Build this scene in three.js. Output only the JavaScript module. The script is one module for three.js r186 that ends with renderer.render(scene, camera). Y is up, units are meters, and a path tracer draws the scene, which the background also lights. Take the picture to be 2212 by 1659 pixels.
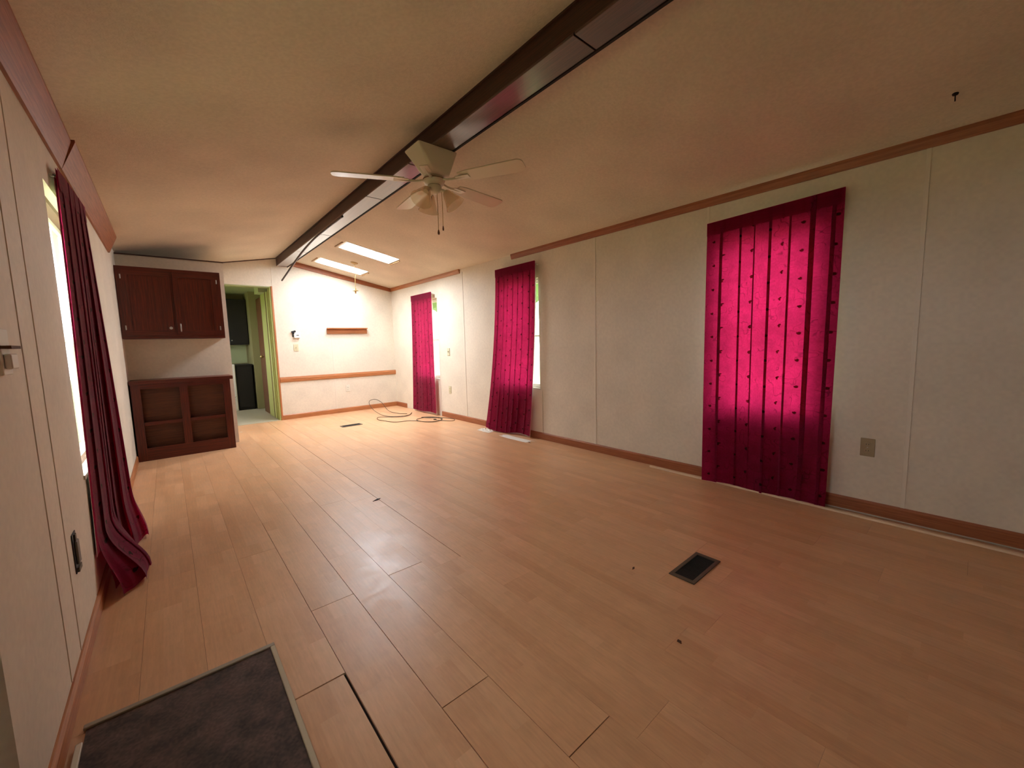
import * as THREE from 'three';
import { RoundedBoxGeometry } from 'three/addons/geometries/RoundedBoxGeometry.js';
import { mergeGeometries } from 'three/addons/utils/BufferGeometryUtils.js';
import { RectAreaLightUniformsLib } from 'three/addons/lights/RectAreaLightUniformsLib.js';

// ------------------------------------------------------------------ camera, sky, sun, exposure
const scene = new THREE.Scene();
const EYE = 1.15, FOCAL = 869.3, YAW = 40.446, PITCH = 5.866, ROLL = -1.496;
const camera = new THREE.PerspectiveCamera(2 * Math.atan(829.5 / FOCAL) * 180 / Math.PI, 2212 / 1659, 0.05, 200);
{
  const R = Math.PI / 180, cy = Math.cos(YAW * R), sy = Math.sin(YAW * R), cp = Math.cos(PITCH * R), sp = Math.sin(PITCH * R), cr = Math.cos(ROLL * R), sr = Math.sin(ROLL * R);
  const f = new THREE.Vector3(sy * cp, -sp, -cy * cp), r = new THREE.Vector3(cy, 0, sy), u = new THREE.Vector3().crossVectors(r, f);
  const r2 = r.clone().multiplyScalar(cr).addScaledVector(u, sr), u2 = u.clone().multiplyScalar(cr).addScaledVector(r, -sr);
  camera.quaternion.setFromRotationMatrix(new THREE.Matrix4().makeBasis(r2, u2, f.clone().negate()));
  camera.position.set(0, EYE, 0);
}
scene.add(camera);
scene.background = new THREE.Color(0.92, 0.97, 1.0);
scene.backgroundIntensity = 10;
const sun = new THREE.DirectionalLight(new THREE.Color(1, 0.95, 0.86), 9);
sun.position.set(1.5, 30, -14); sun.target.position.set(1.5, 0, -3);
sun.castShadow = true; sun.shadow.mapSize.set(2048, 2048);
Object.assign(sun.shadow.camera, { left: -14, right: 14, top: 14, bottom: -14, near: 1, far: 60 });
scene.add(sun, sun.target);
RectAreaLightUniformsLib.init();
const LAMP = 56;
const renderer = new THREE.WebGLRenderer({ antialias: true });
renderer.shadowMap.enabled = true;
renderer.toneMapping = THREE.LinearToneMapping;
renderer.toneMappingExposure = 1.35;

// ------------------------------------------------------------------ room measures (metres)
const XL = -0.33, XR = 3.305, XM = (XL + XR) / 2, ZF = -7.31, ZB = 1.7, HS = 2.215, SLOPE = 0.2, HR = HS + SLOPE * (XR - XL) / 2;
const ZK = -9.72, XK = 1.62, HK = 2.24, ZH = -6.0, XH = 0.60;
const WELLS = [-6.745, -5.595], WELL_W = 0.345, WELL_X = [1.895, 2.592];
const ceilY = (x) => HS + SLOPE * Math.min(x - XL, XR - x);

// ------------------------------------------------------------------ helpers
function rng(seed) { let s = seed >>> 0; return () => { s = (s + 0x6d2b79f5) >>> 0; let t = s; t = Math.imul(t ^ (t >>> 15), t | 1); t ^= t + Math.imul(t ^ (t >>> 7), t | 61); return ((t ^ (t >>> 14)) >>> 0) / 4294967296; }; }
const lerp = (a, b, t) => a + (b - a) * t, clamp = (x, a = 0, b = 1) => Math.min(b, Math.max(a, x));
const smooth = (a, b, x) => { const t = clamp((x - a) / (b - a)); return t * t * (3 - 2 * t); };
function noise2(seed, period) {                       // tileable value noise, period in cells [px, py]
  const r = rng(seed), [px, py] = period, g = new Float32Array(px * py).map(() => r());
  return (x, y) => {
    const xi = Math.floor(x), yi = Math.floor(y); let fx = x - xi, fy = y - yi; fx = fx * fx * (3 - 2 * fx); fy = fy * fy * (3 - 2 * fy);
    const X0 = ((xi % px) + px) % px, X1 = (X0 + 1) % px, Y0 = ((yi % py) + py) % py, Y1 = (Y0 + 1) % py;
    return lerp(lerp(g[Y0 * px + X0], g[Y0 * px + X1], fx), lerp(g[Y1 * px + X0], g[Y1 * px + X1], fx), fy);
  };
}
function tex(w, h, fn, srgb = true, rx = 1, ry = 1) { // fn(u, v) -> [r, g, b] 0..255
  const d = new Uint8Array(w * h * 4);
  for (let y = 0; y < h; y++) for (let x = 0; x < w; x++) {
    const c = fn(x / w, y / h), k = (y * w + x) * 4;
    d[k] = clamp(c[0], 0, 255); d[k + 1] = clamp(c[1], 0, 255); d[k + 2] = clamp(c[2], 0, 255); d[k + 3] = 255;
  }
  const t = new THREE.DataTexture(d, w, h); t.magFilter = THREE.LinearFilter; t.minFilter = THREE.LinearMipmapLinearFilter; t.generateMipmaps = true;
  t.wrapS = t.wrapT = THREE.RepeatWrapping; t.repeat.set(rx, ry); if (srgb) t.colorSpace = THREE.SRGBColorSpace; t.needsUpdate = true;
  return t;
}
const taken = {};
function numbered(n) { const k = (taken[n] = (taken[n] ?? -1) + 1); return k ? n + '_' + String(k).padStart(3, '0') : n; }
function shade(o) { o.traverse((m) => { if (m.isMesh) { m.castShadow = m.receiveShadow = true; } }); return o; }
function part(parent, name, geometry, material, at, rot) {
  const m = new THREE.Mesh(geometry, material); m.name = name; m.castShadow = m.receiveShadow = true;
  if (at) m.position.set(...at); if (rot) m.rotation.set(...rot);
  parent.add(m); return m;
}
function thing(name, label, category, at = [0, 0, 0], turn = 0, group) {
  const o = new THREE.Group(); o.name = numbered(name); o.position.set(...at); o.rotation.y = turn; o.userData = { label, category };
  if (group) o.userData.group = group; scene.add(o); return o;
}
function setting(name, label, category) { const o = new THREE.Group(); o.name = name; o.userData = { kind: 'structure', label, category }; scene.add(o); return o; }
// box with uv in metres, u along its longest side
function boxUV(g) {
  g.computeBoundingBox(); const s = g.boundingBox.getSize(new THREE.Vector3()).toArray(), p = g.attributes.position, n = g.attributes.normal, uv = new Float32Array(p.count * 2);
  for (let i = 0; i < p.count; i++) {
    const a = [Math.abs(n.getX(i)), Math.abs(n.getY(i)), Math.abs(n.getZ(i))], ax = a.indexOf(Math.max(...a)), r = [0, 1, 2].filter((k) => k !== ax).sort((b, c) => s[c] - s[b]), q = [p.getX(i), p.getY(i), p.getZ(i)];
    uv[2 * i] = q[r[0]]; uv[2 * i + 1] = q[r[1]];
  }
  g.setAttribute('uv', new THREE.BufferAttribute(uv, 2)); return g;
}
function box(x0, x1, y0, y1, z0, z1, r = 0) {
  const w = x1 - x0, h = y1 - y0, d = z1 - z0;
  let g = r ? new RoundedBoxGeometry(w, h, d, 1, r) : new THREE.BoxGeometry(w, h, d);
  if (g.index) g = g.toNonIndexed();
  g.translate((x0 + x1) / 2, (y0 + y1) / 2, (z0 + z1) / 2); return boxUV(g);
}
const merge = (a) => mergeGeometries(a.map((g) => { g = g.index ? g.toNonIndexed() : g; for (const k of Object.keys(g.attributes)) if (!['position', 'normal', 'uv'].includes(k)) g.deleteAttribute(k); return g; }));
// prism: outline [[a, b], ...] in a plane, pushed along an axis; map(a, b, t) -> [x, y, z]
function prism(outline, t0, t1, map) {
  const s = new THREE.Shape(outline.map(([a, b]) => new THREE.Vector2(a, b)));
  let g = new THREE.ExtrudeGeometry(s, { depth: t1 - t0, bevelEnabled: false }); const p = g.attributes.position;
  for (let i = 0; i < p.count; i++) p.setXYZ(i, ...map(p.getX(i), p.getY(i), p.getZ(i) + t0));
  // keep faces outward
  const v = (k) => new THREE.Vector3().fromBufferAttribute(p, k); let vol = 0;
  for (let i = 0; i < p.count; i += 3) vol += v(i).dot(v(i + 1).cross(v(i + 2)));
  if (vol < 0) for (let i = 0; i < p.count; i += 3) { const a = v(i + 1), b = v(i + 2); p.setXYZ(i + 1, b.x, b.y, b.z); p.setXYZ(i + 2, a.x, a.y, a.z); }
  g.computeVertexNormals(); return boxUV(g);
}
function tube(points, r, seg = 60, rad = 8, closed = false) {
  return new THREE.TubeGeometry(new THREE.CatmullRomCurve3(points.map((p) => new THREE.Vector3(...p)), closed), seg, r, rad, closed);
}
const lathe = (pts, n = 32) => new THREE.LatheGeometry(pts.map(([r, y]) => new THREE.Vector2(r, y)), n);
const cyl = (r, h, n = 20) => new THREE.CylinderGeometry(r, r, h, n);

// ------------------------------------------------------------------ materials
const std = (o) => new THREE.MeshStandardMaterial(o), phys = (o) => new THREE.MeshPhysicalMaterial(o);
// laminate: three printed strips across each board, eight boards in the sheet
const NB = 8, LAMW = 0.1845, LAML = 1.2;
const laminate = (() => {
  const W = 1024, H = 2048 / 2, r = rng(11), rows = NB * 3, segs = [];
  for (let k = 0; k < rows; k++) { const cut = [0], tone = [r()]; let x = 0.1 + r() * 0.25; while (x < 0.86) { cut.push(x); tone.push(r()); x += 0.2 + r() * 0.2; } segs.push({ cut, tone }); }
  const n1 = noise2(5, [12, 256]), n2 = noise2(6, [64, 512]), n3 = noise2(7, [6, 12]), n4 = noise2(8, [40, 40]);
  const at = (u, v) => {
    const k = Math.min(rows - 1, Math.floor(v * rows)), s = segs[k]; let i = 0; while (i + 1 < s.cut.length && u > s.cut[i + 1]) i++;
    const t = s.tone[i], g = n1(u * 12 + i * 3.7 + k, v * 256) * 0.6 + n2(u * 64 + i * 9, v * 512) * 0.4;
    return { t, g, b: n3(u * 6, v * 12), c: n4(u * 40, v * 40) };
  };
  const map = tex(W, H, (u, v) => {
    const a = at(u, v), l = 0.94 + 0.04 * a.t + 0.075 * (a.g - 0.5) + 0.05 * (a.b - 0.5) + 0.03 * (a.c - 0.5);
    return [218 * l, (168 + 5 * (a.t - 0.5)) * l, (124 + 8 * (a.t - 0.5)) * l];
  });
  const rough = tex(512, 512, (u, v) => { const a = at(u, v), g = 255 * (0.365 + 0.07 * (a.b - 0.5) + 0.07 * (a.c - 0.5) + 0.03 * a.g); return [g, g, g]; }, false);
  return { map, rough };
})();
const M = {};
M.plank = phys({ map: laminate.map, roughnessMap: laminate.rough, roughness: 1, specularIntensity: 1 });
M.subfloor = std({ color: 0x2a1a10, roughness: 0.95 });
const wallNoise = noise2(21, [90, 90]), wallFine = noise2(22, [256, 256]), wallBlot = noise2(23, [7, 7]);
const linen = tex(512, 512, (u, v) => { const g = 128 + 60 * (wallFine(u * 256, v * 256) - 0.5) + 70 * (wallNoise(u * 90, v * 90) - 0.5); return [g, g, g]; }, false, 1.4, 1.4);
const wallTint = tex(512, 512, (u, v) => { const l = 0.965 + 0.05 * (wallBlot(u * 7, v * 7) - 0.5) + 0.035 * (wallNoise(u * 90, v * 90) - 0.5); return [232 * l, 221 * l, 201 * l]; }, true, 0.7, 0.7);
M.wall = std({ map: wallTint, bumpMap: linen, bumpScale: 0.0006, roughness: 0.62 });
M.batten = std({ color: 0xe4dac8, roughness: 0.6 });
const stipple = noise2(31, [200, 200]);
const ceilBump = tex(512, 512, (u, v) => { const s = stipple(u * 200, v * 200), g = 90 + 110 * s * s + 50 * (wallFine(u * 256, v * 256) - 0.5); return [g, g, g]; }, false, 1.2, 1.2);
const ceilTint = tex(512, 512, (u, v) => { const l = 0.96 + 0.06 * (wallBlot(u * 7, v * 7) - 0.5) + 0.05 * (stipple(u * 200, v * 200) - 0.5); return [224 * l, 209 * l, 186 * l]; }, true, 0.5, 0.5);
M.ceiling = std({ map: ceilTint, bumpMap: ceilBump, bumpScale: 0.0012, roughness: 0.9 });
function woodTex(seed, c0, c1, fine = 1) {
  const a = noise2(seed, [6, 96]), b = noise2(seed + 1, [24, 320]), c = noise2(seed + 2, [4, 8]);
  return tex(512, 512, (u, v) => { const g = clamp(0.15 + 0.55 * a(u * 6 + 0.6 * c(u * 4, v * 8), v * 96) + 0.35 * b(u * 24, v * 320) * fine); return c0.map((x, i) => lerp(x, c1[i], g)); }, true, 1.1, 2.4);
}
M.oak = std({ map: woodTex(41, [138, 78, 40], [200, 134, 84]), roughness: 0.42 });
M.crown = std({ map: woodTex(44, [120, 64, 36], [178, 108, 66]), roughness: 0.45 });
M.cabinet = phys({ map: woodTex(47, [46, 12, 5], [112, 38, 17]), roughness: 0.38 });
M.cabinetIn = std({ map: woodTex(50, [66, 34, 18], [116, 66, 36]), roughness: 0.55 });
M.beam = phys({ map: woodTex(53, [34, 17, 9], [84, 44, 26]), roughness: 0.55, clearcoat: 0.15, clearcoatRoughness: 0.3 });
M.beamGloss = phys({ map: woodTex(56, [50, 26, 17], [98, 56, 40]), roughness: 0.28, clearcoat: 1, clearcoatRoughness: 0.2, ior: 1.6 });
M.dark = std({ color: 0x1a0e08, roughness: 0.8 });
M.white = std({ color: 0xe9e4d8, roughness: 0.4 });
M.ivory = std({ color: 0xcfc6a4, roughness: 0.4 });
M.plateWhite = std({ color: 0xdcd8c6, roughness: 0.4 });
M.brass = std({ color: 0xb39a62, roughness: 0.35, metalness: 0.85 });
M.steel = std({ color: 0xb9b7b2, roughness: 0.35, metalness: 0.9 });
M.black = std({ color: 0x101010, roughness: 0.5 });
M.fan = std({ color: 0xd8cdb4, roughness: 0.35 });
M.blade = std({ color: 0xd9cdb2, roughness: 0.3 });
M.bladeEdge = std({ color: 0x6b4a2a, roughness: 0.6 });
M.shade = phys({ color: 0xf2e4cf, roughness: 0.25, transmission: 0.75, thickness: 0 });
M.glass = phys({ color: 0xffffff, roughness: 0.0, transmission: 1, thickness: 0, ior: 1.5 });
M.frame = std({ color: 0xd6d0c4, roughness: 0.5 });
M.frameBrown = std({ color: 0x6a4a34, roughness: 0.5 });
M.lens = std({ color: 0xffffff, emissive: 0xffffff, emissiveIntensity: 1.6, roughness: 0.5 });
M.fixture = std({ color: 0xf2efe8, roughness: 0.6 });
M.fixtureEnd = std({ color: 0xa27c50, roughness: 0.6 });
const matA = noise2(61, [18, 18]), matB = noise2(62, [120, 120]);
M.mat = std({ map: tex(512, 512, (u, v) => { const l = 0.55 + 0.75 * matA(u * 18, v * 18) * 0.6 + 0.35 * matB(u * 120, v * 120); return [82 * l, 64 * l, 56 * l]; }, true, 1.3, 1.3), roughness: 0.85 });
M.edgeStrip = std({ color: 0x9a8f7c, roughness: 0.6 });
M.register = std({ color: 0x5f5546, roughness: 0.5, metalness: 0.4 });
M.registerDark = std({ color: 0x141210, roughness: 0.7 });
M.cord = std({ color: 0x4a3a26, roughness: 0.6 });
M.stick = std({ color: 0x3a2016, roughness: 0.5 });
M.green = std({ color: 0xa7ac80, roughness: 0.7 });
M.olive = std({ color: 0x8d8458, roughness: 0.7 });
M.jamb = std({ color: 0xa7ab64, roughness: 0.6 });
M.kitchenFloor = std({ color: 0xb3a890, roughness: 0.5 });
M.kitchenDark = std({ color: 0x14120f, roughness: 0.5 });
M.doorBrown = std({ map: woodTex(64, [70, 38, 18], [118, 72, 38]), roughness: 0.5 });
M.grass = std({ color: 0x7f8a58, roughness: 1 });
M.cloth = std({ color: 0xe6dccb, roughness: 0.95, side: THREE.DoubleSide });
M.plaster = std({ color: 0xe7dfd2, roughness: 0.95 });
M.stain = std({ color: 0x5a3620, roughness: 0.8 });

// ------------------------------------------------------------------ ground outside
{
  const o = setting('ground', 'sunlit grass outside the windows', 'ground');
  const g = new THREE.PlaneGeometry(80, 80); g.rotateX(-Math.PI / 2); part(o, 'grass', g, M.grass, [1.5, -0.75, -3]);
}

// ------------------------------------------------------------------ trees outside the right wall
{
  const bark = std({ color: 0x4b3b2c, roughness: 0.95 }), leaf = std({ color: 0x4f6a2c, roughness: 0.9 });
  const clump = (r, seed) => { const g = new THREE.IcosahedronGeometry(r, 4), q = noise2(seed, [16, 16]), p = g.attributes.position; for (let i = 0; i < p.count; i++) { const x = p.getX(i), y = p.getY(i), z = p.getZ(i), k = 0.82 + 0.36 * q(Math.atan2(z, x) * 16 / (2 * Math.PI) + 16, (y / r + 1) * 5); p.setXYZ(i, x * k, y * k, z * k); } g.computeVertexNormals(); return g; };
  const spots = [[6.6, -4.4, 3.3, 1.5, 71, 'leafy tree outside, seen past the edge of the swept curtain'], [7.6, -10.6, 3.5, 1.7, 72, 'leafy tree outside, seen past the curtain next to the white end wall']];
  for (const [x, z, h, r, seed, label] of spots) {
    const o = thing('tree', label, 'tree', [x, -0.75, z], 0, 'trees outside the right wall');
    part(o, 'trunk', tube([[0, -0.05, 0], [0.06, 1.3, 0.03], [-0.04, h - 0.4, 0.08], [0, h + 0.6, 0]], 0.13, 16, 10), bark);
    part(o, 'crown', merge([clump(r, seed).translate(0, h + 1.2, 0), clump(r * 0.7, seed + 20).translate(r * 0.8, h + 0.7, 0.3), clump(r * 0.72, seed + 40).translate(-r * 0.7, h + 0.8, -0.4), clump(r * 0.66, seed + 60).translate(0.2, h + 0.6, r * 0.85), clump(r * 0.66, seed + 80).translate(-0.1, h + 0.7, -r * 0.9)]), leaf);
  }
}

// ------------------------------------------------------------------ floor, board by board
{
  const o = setting('floor', 'maple coloured laminate board floor, worn and gapped', 'floor');
  part(o, 'subfloor', box(XL - 0.1, XR + 0.1, -0.1, -0.009, ZF - 0.1, ZB + 0.1), M.subfloor);
  const r = rng(77), variants = [];
  for (let k = 0; k < NB; k++) variants.push(k);
  // one geometry per column of the sheet; clipped boards get their own
  const geo = (w, l, k, flip) => {
    const g = box(-w / 2, w / 2, -0.0085, 0, -l / 2, l / 2), p = g.attributes.position, uv = g.attributes.uv;
    for (let i = 0; i < p.count; i++) { const a = (p.getZ(i) + l / 2) / LAML, b = (p.getX(i) + w / 2) / LAMW; uv.setXY(i, flip ? 1 - a : a, (k + clamp(b, 0.01, 0.99)) / NB); }
    return g;
  };
  const cache = new Map(), X0 = 0.3845, joints = { '-1': -1.404, 0: -1.847, 1: -2.25, 2: -1.88 };
  for (let c = -4; c < 16; c++) {
    const xa = Math.max(XL + 0.004, X0 + c * LAMW), xb = Math.min(XR - 0.004, X0 + (c + 1) * LAMW);
    if (xb - xa < 0.02) continue;
    let z = joints[c] ?? -1.2 * r(); while (z > ZF) z -= LAML;
    for (; z < ZB; z += LAML) {
      const za = Math.max(z, ZF + 0.004), zb = Math.min(z + LAML, ZB - 0.004); if (zb - za < 0.05) { r(); continue; }
      const near = za > -3.2 && zb < 0.6 && c >= -1 && c <= 2, wornGap = near ? 0.0022 : 0.0005, k = Math.floor(r() * NB), flip = r() < 0.5;
      let ga = 0.0004, gb = 0.0004, gz = near ? 0.0016 : 0.0003;
      if (c === -1 && zb > -1.3 && za > -1.6) { gb = 0.0075; gz = 0.004; }
      if (c === 0 && za > -3.1) { gb = 0.0028; ga = 0.0012; }
      if (c === 3 && za < -2.2) gb = 0.0030;
      if (c === 1 && za > -3.5) gb = 0.0018;
      const w = xb - xa - ga - gb, l = zb - za - 2 * gz, key = [w.toFixed(4), l.toFixed(3), k, flip].join();
      if (!cache.has(key)) cache.set(key, geo(w, l, k, flip));
      const lift = near ? (c === 0 ? 0.0018 : c === 1 ? 0.0008 : 0.0004) : r() * 0.0002;
      part(o, 'plank', cache.get(key), M.plank, [(xa + ga + xb - gb) / 2, lift, (za + zb) / 2]);
    }
  }
}

// ------------------------------------------------------------------ walls
const WT = 0.12;                                         // wall thickness
const windows = { 1: [-6.33, -5.655], 2: [-4.06, -3.37], 3: [-1.37, -0.695] }, WY0 = 0.60, WY1 = 1.885, LW = [-3.60, -2.60];
function wallAlongZ(name, label, side, openings, z0, z1, seams) {
  const o = setting(name, label, 'wall'), x = side > 0 ? XR : XL, a = side > 0 ? x : x - WT, b = side > 0 ? x + WT : x, top = HS + 0.02, core = [];
  const seg = (za, zb, ya, yb) => core.push(box(a + (side > 0 ? 0.006 : 0), b - (side > 0 ? 0 : 0.006), ya, yb, za, zb));
  let z = z0; for (const [p, q, y0 = WY0, y1 = WY1] of openings) { seg(z, p, -0.1, top); seg(p, q, -0.1, y0); seg(p, q, y1, top); z = q; } seg(z, z1, -0.1, top);
  part(o, 'stud_core', merge(core), M.wall);
  const edges = [z0, ...seams, z1];
  for (let i = 0; i + 1 < edges.length; i++) {
    let pieces = [[edges[i], edges[i + 1], 0, top - 0.002]];
    for (const [p, q, y0 = WY0, y1 = WY1] of openings) pieces = pieces.flatMap(([za, zb, ya, yb]) => {
      if (q <= za || p >= zb) return [[za, zb, ya, yb]];
      const out = []; if (p > za) out.push([za, p, ya, yb]); if (q < zb) out.push([q, zb, ya, yb]);
      out.push([Math.max(p, za), Math.min(q, zb), ya, y0], [Math.max(p, za), Math.min(q, zb), y1, yb]); return out;
    });
    part(o, 'wall_panel', merge(pieces.map(([za, zb, ya, yb]) => box(side > 0 ? x : x - 0.0062, side > 0 ? x + 0.0062 : x, ya, yb, za, zb))), M.wall);
  }
  for (const s of seams) { const q = side > 0 ? 0.010 : 0.005, k = side > 0 ? 0.004 : 0.0025; part(o, 'seam_batten', box(side > 0 ? x - k : x - 0.002, side > 0 ? x + 0.002 : x + k, 0.075, top - 0.06, s - q, s + q, 0.0012), M.batten); }
  return o;
}
wallAlongZ('wall_right', 'cream panelled wall with three red curtained windows', 1, [windows[1], windows[2], windows[3]], ZF - WT, ZB, [-4.915, -2.563, -1.46, -0.262, 0.92]);
wallAlongZ('wall_left', 'cream panelled wall with one red curtained window', -1, [[-8.75, -7.75, 0.95, 1.95], LW, [-1.35, -0.49, 0.0, 2.05]], ZK - WT, ZB, [-2.08, -1.89, 0.5]);
{
  // far wall: from the door casing to the right wall, with the header above the doorway
  const o = setting('wall_far', 'bright white end wall with chair rail', 'wall');
  const DX0 = 0.58, DX1 = 1.325, DY = 2.12;
  part(o, 'stud_core', merge([
    prism([[DX1, -0.1], [XR, -0.1], [XR, HS + 0.03], [XM, HR + 0.03], [DX1, ceilY(DX1) + 0.03]], ZF - WT, ZF - 0.006, (a, b, t) => [a, b, t]),
    prism([[XL, DY], [DX1, DY], [DX1, ceilY(DX1) + 0.03], [XL, HS + 0.03]], ZF - WT, ZF - 0.006, (a, b, t) => [a, b, t]),
    box(XL, 0.52, 0, DY, ZF - WT, ZF - 0.006)]), M.wall);
  const panel = (pts) => part(o, 'wall_panel', prism(pts, ZF - 0.0062, ZF, (a, b, t) => [a, b, t]), M.wall);
  panel([[1.345, 0], [2.187, 0], [2.187, ceilY(2.187)], [XM, HR], [1.345, ceilY(1.345)]]);
  panel([[2.187, 0], [XR, 0], [XR, HS], [2.187, ceilY(2.187)]]);
  panel([[XH - 0.05, DY], [1.345, DY], [1.345, ceilY(1.345)], [XH - 0.05, ceilY(XH - 0.05)]]);
  part(o, 'seam_batten', box(2.179, 2.195, 0.7, ceilY(2.187) - 0.07, ZF - 0.001, ZF + 0.003), M.batten);
  part(o, 'seam_batten', box(2.179, 2.195, 0.08, 0.61, ZF - 0.001, ZF + 0.003), M.batten);
  part(o, 'seam_batten', box(1.348, 1.362, 2.14, ceilY(1.355) - 0.02, ZF - 0.001, ZF + 0.003), M.batten);
}
{
  const o = setting('wall_partition', 'cream flat-topped partition behind the dark built-in cabinets', 'wall');
  part(o, 'face', box(XL, XH, 0, 2.19, ZH - 0.09, ZH), M.wall);
  part(o, 'return', box(XH - 0.09, XH, 0, 2.19, ZF, ZH - 0.09), M.wall);
}
{
  const o = setting('wall_back', 'cream wall behind the viewer', 'wall');
  part(o, 'face', prism([[XL - WT, -0.1], [XR + WT, -0.1], [XR + WT, HS + 0.03], [XM, HR + 0.03], [XL - WT, HS + 0.03]], ZB, ZB + WT, (a, b, t) => [a, b, t]), M.wall);
}
{
  const o = setting('ceiling', 'textured cream vaulted ceiling', 'ceiling');
  const th = 0.1, Z0 = ZF - WT, Z1 = ZB + WT;
  part(o, 'ceiling_slope', prism([[XL - 0.2, HS - 0.2 * SLOPE], [XM, HR], [XM, HR + th], [XL - 0.2, HS + th]], Z0, Z1, (a, b, t) => [a, b, t]), M.ceiling);
  // right slope with two openings for the light wells
  const strip = (xa, xb, za, zb) => prism([[xa, ceilY(xa)], [xb, xb > XR ? HS - 0.2 * SLOPE : ceilY(xb)], [xb, (xb > XR ? HS : ceilY(xb)) + th], [xa, ceilY(xa) + th]], za, zb, (a, b, t) => [a, b, t]);
  const pieces = [], HH = WELL_W / 2 + 0.014; let z = Z0;
  for (const zc of WELLS) { pieces.push(strip(XM, XR + 0.2, z, zc - HH), strip(XM, WELL_X[0] - 0.014, zc - HH, zc + HH), strip(WELL_X[1] + 0.014, XR + 0.2, zc - HH, zc + HH)); z = zc + HH; }
  pieces.push(strip(XM, XR + 0.2, z, Z1)); part(o, 'ceiling_slope', merge(pieces), M.ceiling);
}

// ------------------------------------------------------------------ ridge beam
{
  const o = setting('trim_1', 'dark brown boxed ridge beam along the ceiling', 'beam');
  const bx0 = 1.43, bx1 = 1.585, by = 2.44;
  part(o, 'beam_side', box(bx0, bx0 + 0.02, by + 0.012, ceilY(bx0) + 0.004, ZF, ZB), M.beam);
  part(o, 'beam_side', box(bx1 - 0.02, bx1, by + 0.012, ceilY(bx1) + 0.004, ZF, ZB), M.beam);
  const cuts = [ZF, -6.05, -5.02, -3.55, -2.75, -1.21, 0.4, ZB];
  for (let i = 0; i + 1 < cuts.length; i++) part(o, 'beam_underside', box(bx0 - 0.002, bx1 - 0.012, by, by + 0.012, cuts[i] + 0.004, cuts[i + 1] - 0.004, 0.002), M.beamGloss);
  part(o, 'edge_strip', box(bx1 - 0.010, bx1 + 0.004, by - 0.004, by + 0.012, ZF, ZB), M.dark);
  part(o, 'corner_bead', box(bx0 - 0.008, bx0, ceilY(bx0) - 0.012, ceilY(bx0) + 0.002, ZF, ZB), M.beam);
  const s = thing('loose_trim_strip', 'thin dark wooden strip peeling off the ridge beam and hanging down', 'trim strip');
  part(s, 'strip', tube([[1.435, 2.434, -4.2], [1.433, 2.433, -4.8], [1.428, 2.418, -5.2], [1.418, 2.355, -5.75], [1.40, 2.16, -6.86]], 0.0115, 40, 6), M.stick);
}

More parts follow.
